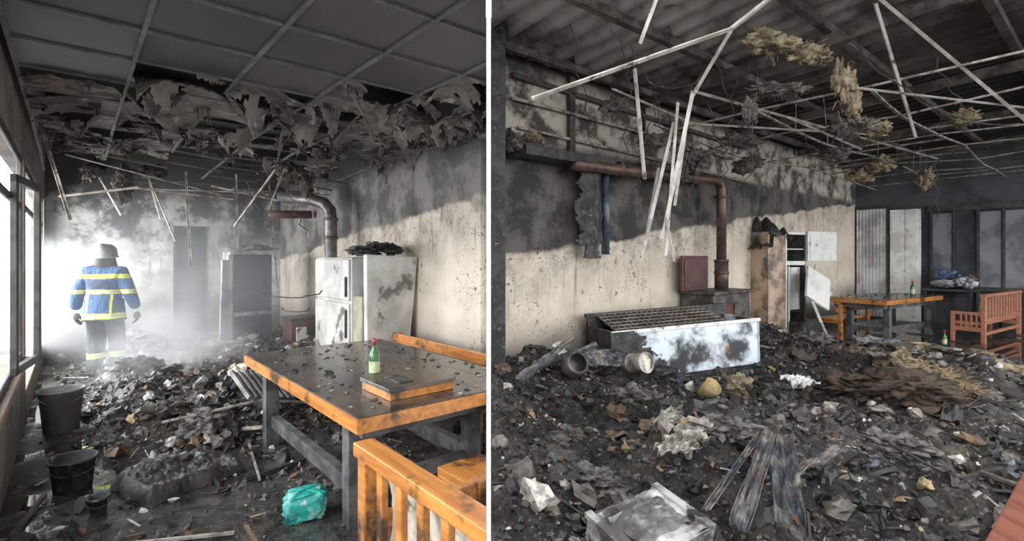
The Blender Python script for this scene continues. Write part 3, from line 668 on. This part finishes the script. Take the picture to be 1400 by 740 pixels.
for c,sz,m in (((1.12,4.72),(.2,.14,.12),1),((4.55,6.0),(.20,.14,.13),0),((5.3,6.6),(.3,.2,.08),0),((4.9,7.0),(.25,.2,.1),0),((2.0,4.6),(.12,.09,.13),0),((5.6,5.9),(.3,.2,.1),0),((3.6,4.4),(.4,.3,.14),2),((3.2,4.7),(.25,.2,.1),2),
   ((4.2,4.6),(.25,.22,.1),1),((.45,4.2),(.2,.15,.1),1),((2.9,5.8),(.2,.16,.06),1),((5.1,8.7),(.3,.25,.15),1),((1.4,3.5),(.2,.15,.08),1),((2.6,3.6),(.22,.18,.07),1),((.5,3.2),(.2,.15,.07),1),((6.3,6.9),(.3,.25,.08),0),((3.9,4.7),(.3,.25,.12),2),((.75,6.0),(.2,.15,.1),1),((4.6,9.3),(.25,.2,.12),1)):
    clump(b,(c[0],c[1],hR(*c)+.02),sz,m,R()*50,4)
b.obj('insulation_lumps',[mInsul,M2('ash_grey',(.21,.195,.175),(.045,.042,.04),12,.9,0,1,bd=.03),M2('scorched_earth',(.11,.07,.045),(.035,.026,.02),12,.9,0,1,bd=.04)],smooth=True)
b=MB()
for c,sz,m in (((1.0,6.3),(.2,.15,.12),0),((1.5,5.5),(.2,.16,.1),0),((.9,5.0),(.18,.12,.1),0),((.6,5.4),(.14,.12,.09),1),((1.9,6.2),(.25,.2,.12),0),((2.1,5.3),(.22,.18,.12),1),((1.3,7.6),(.3,.2,.12),0),((.8,9.2),(.3,.2,.14),0),((1.8,8.4),(.3,.25,.12),0),((2.3,7.2),(.2,.2,.12),0),((.6,7.0),(.2,.15,.1),1)):
    clump(b,(c[0],c[1],max(0,hL(*c))+.03),sz,m,R()*50,4)
clump(b,(.52,4.42,.14),(.10,.07,.04),0,8,3)
b.obj('insulation_lumps',[M2('ash_grey2',(.32,.31,.285),(.09,.086,.08),12,.9,0,1,bd=.03),mInsulD],ML,smooth=True)
b=MB()
for i in range(300):
    x,y=3.75+random.gauss(0,.16),4.4+random.gauss(0,.16); z=hR(x,y)+.12*g2(x,y,3.6,4.4,.3)+U(0,.05); a=U(0,6.28); L=U(.04,.13)
    b.beam((x,y,z),(x+math.cos(a)*L,y+math.sin(a)*L,z+U(-.06,.06)),.0025,.0025)
b.obj('straw',[M2('straw',(.30,.22,.12),(.13,.09,.055),6,.8)])
def sheet(b,c,L,W,E,m=0,cr=.02,sd=0):
    Mx=Matrix.Translation(c)@Euler(E).to_matrix().to_4x4()
    b.grid(lambda u,v:Mx@Vector(((u-.5)*L,(v-.5)*W*(1+.15*noise.noise(Vector((u*3,sd,0)))),cr*noise.noise(Vector((u*4,v*4,sd)))+.5*cr*noise.noise(Vector((u*11,v*9,sd)))+(.02 if abs(v-.5)>.44 else 0))),30,14,m)
b=MB()
sheet(b,(1.36,2.84,.40),1.15,.09,(.35,-.10,.98),1,.03,1); sheet(b,(1.52,2.84,.40),1.0,.13,(-.2,-.10,1.12),1,.05,2); sheet(b,(1.26,2.88,.41),1.0,.035,(.5,-.10,.88),1,.03,3)
sheet(b,(1.80,3.05,.36),.6,.06,(.1,-.1,.5),1,.03,9)
for q in range(7): sheet(b,(1.02+.07*(q%4)+.02*q,3.15+.11*q,.42+.02*(q%3)),.30-.015*q,.09,(U(.2,.7),U(-.2,.2),U(.1,.6)),0,.05,30+q)
sheet(b,(3.0,5.3,.30),.35,.22,(.2,.1,.2),2,.06,6); sheet(b,(.35,4.9,.62),.8,.10,(.1,-.4,.7),1,.03,8); sheet(b,(.55,5.2,.58),.7,.08,(.5,-.3,.2),1,.03,18)
sheet(b,(4.3,5.1,.3),.5,.25,(.1,.2,.7),1,.06,10); sheet(b,(5.0,5.6,.32),.5,.3,(.2,.1,1.2),0,.06,11); sheet(b,(1.0,5.5,.5),.45,.2,(.9,.1,.3),1,.05,12)
sheet(b,(4.7,6.3,.36),.7,.12,(.2,.1,.2),1,.04,22); sheet(b,(5.3,7.4,.36),.6,.2,(.3,.1,-.3),1,.04,23)
b.obj('metal_scrap',[M2('scrap_pale',(.36,.34,.30),(.10,.085,.07),7,.5,.2),M2('scrap_blue',(.055,.062,.07),(.17,.155,.14),6,.45,.3,.5,c3=(.13,.065,.04),sc3=9),mEnamel],solid=.004)
b=MB(); Mx=T(.66,2.48,.19,.14,-.10,.5)
def dent(f): return lambda u,v: Mx@(Vector(f(u,v))+Vector((.02*noise.noise(Vector((u*4,v*4,1))),.02*noise.noise(Vector((u*4,v*4,2))),.03*noise.noise(Vector((u*4,v*4,3))))))
b.grid(dent(lambda u,v:(-.23+.46*u,-.18+.36*v,.14)),16,12,0); b.grid(dent(lambda u,v:(-.23+.46*u,-.18,-.12+.26*v)),16,12,0)
b.grid(dent(lambda u,v:(-.23,-.18+.36*u,-.12+.26*v)),12,12,0); b.grid(dent(lambda u,v:(.23,-.18+.36*u,-.12+.26*v)),12,12,1); b.grid(dent(lambda u,v:(-.23+.46*u,.18,-.12+.26*v)),16,12,1)
b.grid(dent(lambda u,v:(-.16+.32*u,-.11+.22*v,.15)),12,10,2)
b.box(-.24,-.20,-.19,.19,.13,.155,0,Mx); b.box(.20,.24,-.19,.19,.13,.155,0,Mx)
b.obj('metal_box',[M2('box_grey',(.42,.42,.40),(.09,.085,.078),3,.35,.2,.3,.44,.58,c3=(.04,.037,.033),sc3=5),mSteelD,M2('box_inner',(.16,.155,.145),(.05,.047,.043),6,.5)],solid=.006)
b=MB(); Mc=T(1.36,5.5,.45,math.radians(78),0,.55)
b.lathe([(0,-.1),(.105,-.1),(.11,-.09),(.105,-.08),(.105,.1),(.115,.11),(.11,.12),(.09,.115),(.09,.105),(0,.105)],28,0,Mc); b.obj('paint_can',[M2('can',(.45,.42,.36),(.13,.11,.09),5,.4,.3)],smooth=False)
b=MB(); b.lathe([(0,-.10),(.09,-.1),(.13,-.02),(.125,.08),(.10,.11),(.09,.10),(.115,.06),(.115,0),(.08,-.08),(0,-.08)],28,0,T(.62,5.15,.50,1.1,0,.4)); b.obj('burnt_pot',[mSteelD],smooth=True)
b=MB(); b.lathe([(0,0),(.05,0),(.075,.15),(.07,.15),(.045,.01),(0,.01)],24,0,T(1.62,4.35,.42,.7,.5,0)); b.obj('yellow_cup',[M2('yellow_plastic',(.42,.29,.10),(.18,.13,.07),6,.6)],smooth=True)
bottle('plastic_bottle',Matrix.Translation((7.6,9.0,.02)),1.0)
b=MB(); Mg=T(1.35,5.15,.38,.5,.25,.35)
b.box(-.25,.25,-.2,.2,-.01,.01,0,Mg)
for i in range(8): b.box(-.25+i*.066,-.22+i*.066,-.2,.2,.01,.03,0,Mg)
b.obj('fallen_vent_grille',[M2('grille',(.24,.23,.22),(.10,.10,.10),4,.6)],ML,bevel=.004)
b=MB(); b.beam((.05,3.6,.02),(.7,3.25,.02),.02,.015); b.beam((.55,5.0,.25),(1.4,4.9,.33),.02,.015); b.beam((1.7,5.0,.2),(1.2,4.9,.33),.02,.02); b.beam((1.1,4.6,.05),(1.0,3.9,.02),.015,.015)
b.tube([(-.05,2.9,.02),(.2,3.1,.04),(.45,3.05,.02),(.6,2.7,.02)],.008,8)
b.obj('fallen_battens',[mStripR],ML)
# ================================================================== FIREFIGHTER
def skin(name,V,E,Rr,root,lv,mats,M,parent=None):
    me=bpy.data.meshes.new(name+'_sk'); me.from_pydata(V,E,[]); o=bpy.data.objects.new(name+'_sk',me); scene.collection.objects.link(o)
    bpy.context.view_layer.objects.active=o; md=o.modifiers.new('k','SKIN'); md.use_smooth_shade=True
    sv=me.skin_vertices[0].data if me.skin_vertices else None
    if sv is None:
        bm=bmesh.new(); bm.from_mesh(me); bm.verts.layers.skin.verify(); bm.to_mesh(me); bm.free(); sv=me.skin_vertices[0].data
    for i,r in enumerate(Rr):
        sv[i].radius=r if isinstance(r,tuple) else (r,r); sv[i].use_root=(i in root)
    s=o.modifiers.new('s','SUBSURF'); s.levels=lv; s.render_levels=lv
    dg=bpy.context.evaluated_depsgraph_get(); dg.update(); m2=bpy.data.meshes.new_from_object(o.evaluated_get(dg))
    bpy.data.objects.remove(o); m2.name=name
    for x in mats: m2.materials.append(x)
    for p in m2.polygons: p.use_smooth=True; p.material_index=0
    r=bpy.data.objects.new(name,m2); scene.collection.objects.link(r)
    if parent: r.parent=parent
    else: r.matrix_world=M
    return r
k=N('turnout_gear'); z=k.xyz(2); x=k.xyz(0)
cr=k.n('ShaderNodeValToRGB'); cr.color_ramp.interpolation='CONSTANT'
k.l(k.math('DIVIDE',k.math('ADD',z,k.math('MULTIPLY',k.math('SUBTRACT',k.noise(5),.5),.03)),2.0),cr.inputs[0])
navy=(.008,.012,.026,1); blue=(.010,.062,.17,1); yel=(.58,.62,.05,1); sil=(.42,.44,.41,1); blk=(.008,.008,.008,1)
st=[(0,blk),(.20,navy),(.28,yel),(.30,sil),(.325,yel),(.345,navy),(.79,yel),(.815,sil),(.84,yel),(.865,blue),(1.11,yel),(1.13,sil),(1.15,yel),(1.17,blue),(1.31,yel),(1.36,blue),(1.46,(.02,.02,.022,1))]
el=cr.color_ramp.elements
el[0].position=0; el[0].color=st[0][1]; el[1].position=st[1][0]/2; el[1].color=st[1][1]
for p,c in st[2:]:
    e=el.new(p/2); e.color=c
ax=k.math('ABSOLUTE',x)
vs=k.math('MULTIPLY',k.math('MULTIPLY',k.math('GREATER_THAN',ax,.12),k.math('LESS_THAN',ax,.145)),k.math('MULTIPLY',k.math('GREATER_THAN',z,.87),k.math('LESS_THAN',z,1.11)))
col=k.mix(vs,cr.outputs[0],yel); col=k.mix(k.math('MULTIPLY',k.step(k.noise(6,6,.7),.5,.75),.6),col,(.03,.03,.03))
k.bump(k.noise(9,4,.6,k.scalev((1,1,.5))),.9,.05); mGear=k.out(col,.7)
mSkin=M2('skin',(.45,.27,.19),(.4,.23,.16),5,.6,0,0); mGlove=M2('glove',(.04,.036,.032),(.07,.062,.055),8,.8); mHelm=M2('helmet_grey',(.24,.235,.21),(.12,.115,.105),5,.35); mHair=M2('hair',(.02,.015,.01),(.04,.03,.02),20,.7)
ff=bpy.data.objects.new('firefighter',None); scene.collection.objects.link(ff); ff.matrix_world=Matrix.Translation((-5.27,6.62,.0))@Matrix.Rotation(math.radians(14),4,'Z')
V=[(0,0,.90),(0,-.005,1.06),(0,.0,1.24),(0,.01,1.37),(0,.02,1.45),(0,.035,1.50),
 (-.185,.0,1.385),(-.285,-.03,1.13),(-.33,.03,.90),
 (.185,.0,1.385),(.29,-.03,1.13),(.345,.05,.90),
 (-.10,0,.84),(-.10,.05,.50),(-.105,-.03,.13),(-.11,.01,.05),(-.12,.15,.04),
 (.10,0,.84),(.095,.12,.49),(.07,.14,.13),(.07,.17,.05),(.08,.31,.04)]
E=[(0,1),(1,2),(2,3),(3,4),(4,5),(3,6),(6,7),(7,8),(3,9),(9,10),(10,11),(0,12),(12,13),(13,14),(14,15),(15,16),(0,17),(17,18),(18,19),(19,20),(20,21)]
Rr=[(.20,.15),(.20,.15),(.215,.155),(.17,.125),(.085,.085),(.06,.065),(.105,.10),(.085,.085),(.062,.062),(.105,.10),(.085,.085),(.062,.062),
 (.125,.125),(.102,.102),(.092,.092),(.065,.07),(.05,.045),(.125,.125),(.102,.102),(.092,.092),(.065,.07),(.05,.045)]
skin('body',V,E,Rr,{0},3,[mGear],None,ff)
b=MB()
def jk(u,v):
    a=u*2*math.pi; w=.212+.022*v+.012*math.sin(a*7+1)*v; d=.165+.02*v+.010*math.sin(a*5)*v
    return (w*math.cos(a),d*math.sin(a),1.04-v*.27)
b.grid(jk,56,12); b.obj('jacket_skirt',[mGear],parent=ff,smooth=True,solid=.008)
b=MB(); bm=bmesh.new(); bmesh.ops.create_icosphere(bm,subdivisions=4,radius=1); vs=[]
for v in bm.verts:
    c=v.co.copy(); xx=c.x*.078; yy=c.y*.098; zz=c.z*.115
    if c.z<0: xx*=1+.22*c.z; yy*=1+(.12*c.z if c.y<0 else 0)
    if c.y>.8: yy-=.006
    yy+=.028*math.exp(-((c.x/.16)**2+((c.z+.15)/.2)**2)) if c.y>0 else 0
    yy-=.010*(math.exp(-(((abs(c.x)-.38)/.16)**2+((c.z-.05)/.13)**2)) if c.y>0 else 0)
    yy+=.006*(math.exp(-((c.x/.3)**2+((c.z+.5)/.08)**2)) if c.y>0 else 0)
    vs.append((xx,.045+yy,1.60+zz))
b.add(vs,[[v.index for v in f.verts] for f in bm.faces],0); bm.free()
for sx in (-1,1):
    b.lathe([(0,-.012),(.013,-.004),(.02,.0),(.014,.008),(0,.01)],14,0,T(sx*.080,.04,1.585,0,sx*1.4,0)@Matrix.Scale(1.5,4,(1,0,0)))
    b.lathe([(0,-.012),(.009,-.008),(.012,0),(.009,.008),(0,.012)],12,1,T(sx*.03,.131,1.605,1.57,0,0))
b.box(-.022,.022,.130,.142,1.545,1.551,2)
b.obj('head',[mSkin,M2('eye_white',(.8,.8,.8),(.7,.7,.7),5,.2),M2('lips',(.3,.1,.08),(.25,.08,.07),5,.5)],parent=ff,smooth=True)
b=MB(); b.grid(lambda u,v:(.086*math.sin(v*1.95+.05)*math.cos(math.pi+u*math.pi),.038+.106*math.sin(v*1.95+.05)*math.sin(math.pi+u*math.pi),1.61+.115*math.cos(v*1.95+.05)),24,12)
b.obj('hair',[mHair],parent=ff,smooth=True,solid=.006)
b=MB()
b.lathe([(0.001,.150),(.05,.145),(.09,.120),(.112,.08),(.118,.03),(.120,.0),(.132,-.022),(.132,-.028),(.116,-.012),(.11,.02),(.08,.11),(.001,.14)],36,0,T(0,.045,1.605,.08,0,0)@Matrix.Scale(1.15,4,(0,1,0)))
b.box(-.012,.012,-.10,.18,.135,.155,0,T(0,.0,1.60,-.02,0,0))
b.obj('helmet',[mHelm],parent=ff,smooth=True)
b=MB(); b.grid(lambda u,v:((.100+.035*v)*math.cos(math.pi+u*math.pi),.045+(.120+.015*v)*math.sin(math.pi+u*math.pi),1.600-.15*v),24,6)
b.obj('neck_guard',[M2('neck_cloth',(.045,.038,.033),(.025,.022,.02),8,.9)],parent=ff,smooth=True,solid=.006)
b=MB(); b.grid(lambda u,v:(-.12+.24*u,-.168+.02*(abs(u-.5)*2)**2,1.205+.085*v),10,4)
b.obj('back_patch',[M2('navy_patch',(.01,.02,.05),(.02,.04,.09),5,.7)],parent=ff,solid=.003)
for sx,wr in ((-1,Vector((-.33,.03,.90))),(1,Vector((.345,.05,.90)))):
    dn=Vector((sx*-.02,.06,-1)).normalized(); W=wr+dn*.03
    V=[W,W+dn*.05,W+dn*.09]; E=[(0,1),(1,2)]; Rr=[(.036,.030),(.042,.026),(.042,.024)]
    fx=[(-.9,.066,.9),(-.3,.078,1),(.3,.074,1),(.9,.060,.85)]
    for i,(o,L,s_) in enumerate(fx):
        root=W+dn*.085+Vector((0,o*.032,0)); a=root+dn*L*.45+Vector((sx*-.008,.006,0)); c2=a+dn*L*.3+Vector((sx*-.018,.006,0)); d2=c2+dn*L*.22+Vector((sx*-.022,.002,0))
        n0=len(V); V+= [root,a,c2,d2]; E+=[(2,n0),(n0,n0+1),(n0+1,n0+2),(n0+2,n0+3)]; Rr+=[(.0105,.0105),(.0105,.0105),(.0098,.0098),(.0085,.0085)]
    n0=len(V); V+=[W+dn*.04+Vector((sx*-.01,.036,0)),W+dn*.07+Vector((sx*-.02,.060,0)),W+dn*.105+Vector((sx*-.026,.066,0))]; E+=[(1,n0),(n0,n0+1),(n0+1,n0+2)]; Rr+=[(.014,.014),(.0125,.0125),(.010,.010)]
    skin('hand_'+('l' if sx<0 else 'r'),[tuple(v) for v in V],E,Rr,{1},2,[mGlove],None,ff)
# ================================================================== SMOKE (real scattering volumes with soft, turbulent falloff)
def smoke(name,c,r,dens,turb=0.0):
    b=MB(); bm=bmesh.new(); bmesh.ops.create_icosphere(bm,subdivisions=3,radius=1)
    b.add([tuple(v.co) for v in bm.verts],[[v.index for v in f.verts] for f in bm.faces]); bm.free()
    o=b.obj(name,[],ML@Matrix.Translation(c)@Matrix.Diagonal((r[0],r[1],r[2],1)),smooth=True)
    m=bpy.data.materials.new(name); m.use_nodes=True; nt=m.node_tree; nt.nodes.remove(nt.nodes['Principled BSDF'])
    vol=nt.nodes.new('ShaderNodeVolumeScatter'); vol.inputs['Color'].default_value=(.96,.98,1,1); vol.inputs['Anisotropy'].default_value=.1
    tc=nt.nodes.new('ShaderNodeTexCoord'); ln=nt.nodes.new('ShaderNodeVectorMath'); ln.operation='LENGTH'; nt.links.new(tc.outputs['Object'],ln.inputs[0])
    mr=nt.nodes.new('ShaderNodeMapRange'); mr.interpolation_type='SMOOTHSTEP'; nt.links.new(ln.outputs['Value'],mr.inputs[0])
    mr.inputs[1].default_value=1.0; mr.inputs[2].default_value=.1; mr.inputs[3].default_value=0; mr.inputs[4].default_value=dens
    outp=mr.outputs[0]
    if turb:
        nz=nt.nodes.new('ShaderNodeTexNoise'); nz.inputs['Scale'].default_value=turb; nz.inputs['Detail'].default_value=3; nt.links.new(tc.outputs['Object'],nz.inputs['Vector'])
        m2=nt.nodes.new('ShaderNodeMapRange'); m2.inputs[1].default_value=.38; m2.inputs[2].default_value=.66; nt.links.new(nz.outputs['Fac'],m2.inputs[0]); m2.inputs[3].default_value=.15; m2.inputs[4].default_value=1.6
        mm=nt.nodes.new('ShaderNodeMath'); mm.operation='MULTIPLY'; nt.links.new(outp,mm.inputs[0]); nt.links.new(m2.outputs[0],mm.inputs[1]); outp=mm.outputs[0]
    nt.links.new(outp,vol.inputs['Density'])
    nt.links.new(vol.outputs[0],nt.nodes['Material Output'].inputs['Volume']); o.data.materials.append(m)
    return o
smoke('smoke_haze',(1.45,8.2,1.2),(2.2,3.3,1.6),.11)
smoke('steam_cloud',(.0,10.0,.95),(1.2,1.1,1.15),1.7,1.4)
smoke('steam_wisp',(.85,7.2,.5),(1.0,1.7,.7),.75,1.8)
smoke('steam_wisp',(1.2,9.2,.8),(1.0,1.3,.9),.35,1.8)
# ================================================================== LIGHT
w=bpy.data.worlds.new('World'); scene.world=w; w.use_nodes=True; bg=w.node_tree.nodes['Background']; bg.inputs[0].default_value=(.94,.97,1,1); bg.inputs[1].default_value=4.2
def light(ty,name,loc,tgt,**k):
    l=bpy.data.lights.new(name,ty)
    for a,c in k.items(): setattr(l,a,c)
    o=bpy.data.objects.new(name,l); scene.collection.objects.link(o); o.location=loc
    o.rotation_euler=(Vector(tgt)-Vector(loc)).to_track_quat('-Z','Y').to_euler(); return o
light('SUN','overcast_sun',(-8,-6,6),(0,1,1.5),energy=2.9,angle=math.radians(45),color=(1,.98,.95))
def wl(name,s,t,z,sx,sy,e):
    light('AREA',name,ML@Vector((s,t,z)),ML@Vector((s+3,t,z-.5)),energy=e,shape='RECTANGLE',size=sx,size_y=sy,color=(.95,.98,1))
wl('window_daylight',-1.7,9.6,1.9,2.6,2.2,480)
wl('window_daylight',-1.7,4.5,2.0,4.5,2.0,120)
light('AREA','open_side_fill',(15,3.5,2.6),(10.5,11.5,1.2),energy=380,shape='RECTANGLE',size=4,size_y=2.4,color=(.96,.98,1))  # unseen area lamp added to brighten the end wall and its doors
# ================================================================== CAMERA
c=bpy.data.cameras.new('camera'); co=bpy.data.objects.new('camera',c); scene.collection.objects.link(co); scene.camera=co
co.location=(0,0,1.6); co.rotation_euler=(math.radians(90),0,0); c.sensor_width=36; c.lens=18; c.shift_y=-20/1400; c.clip_start=.02
scene.view_settings.view_transform='Standard'
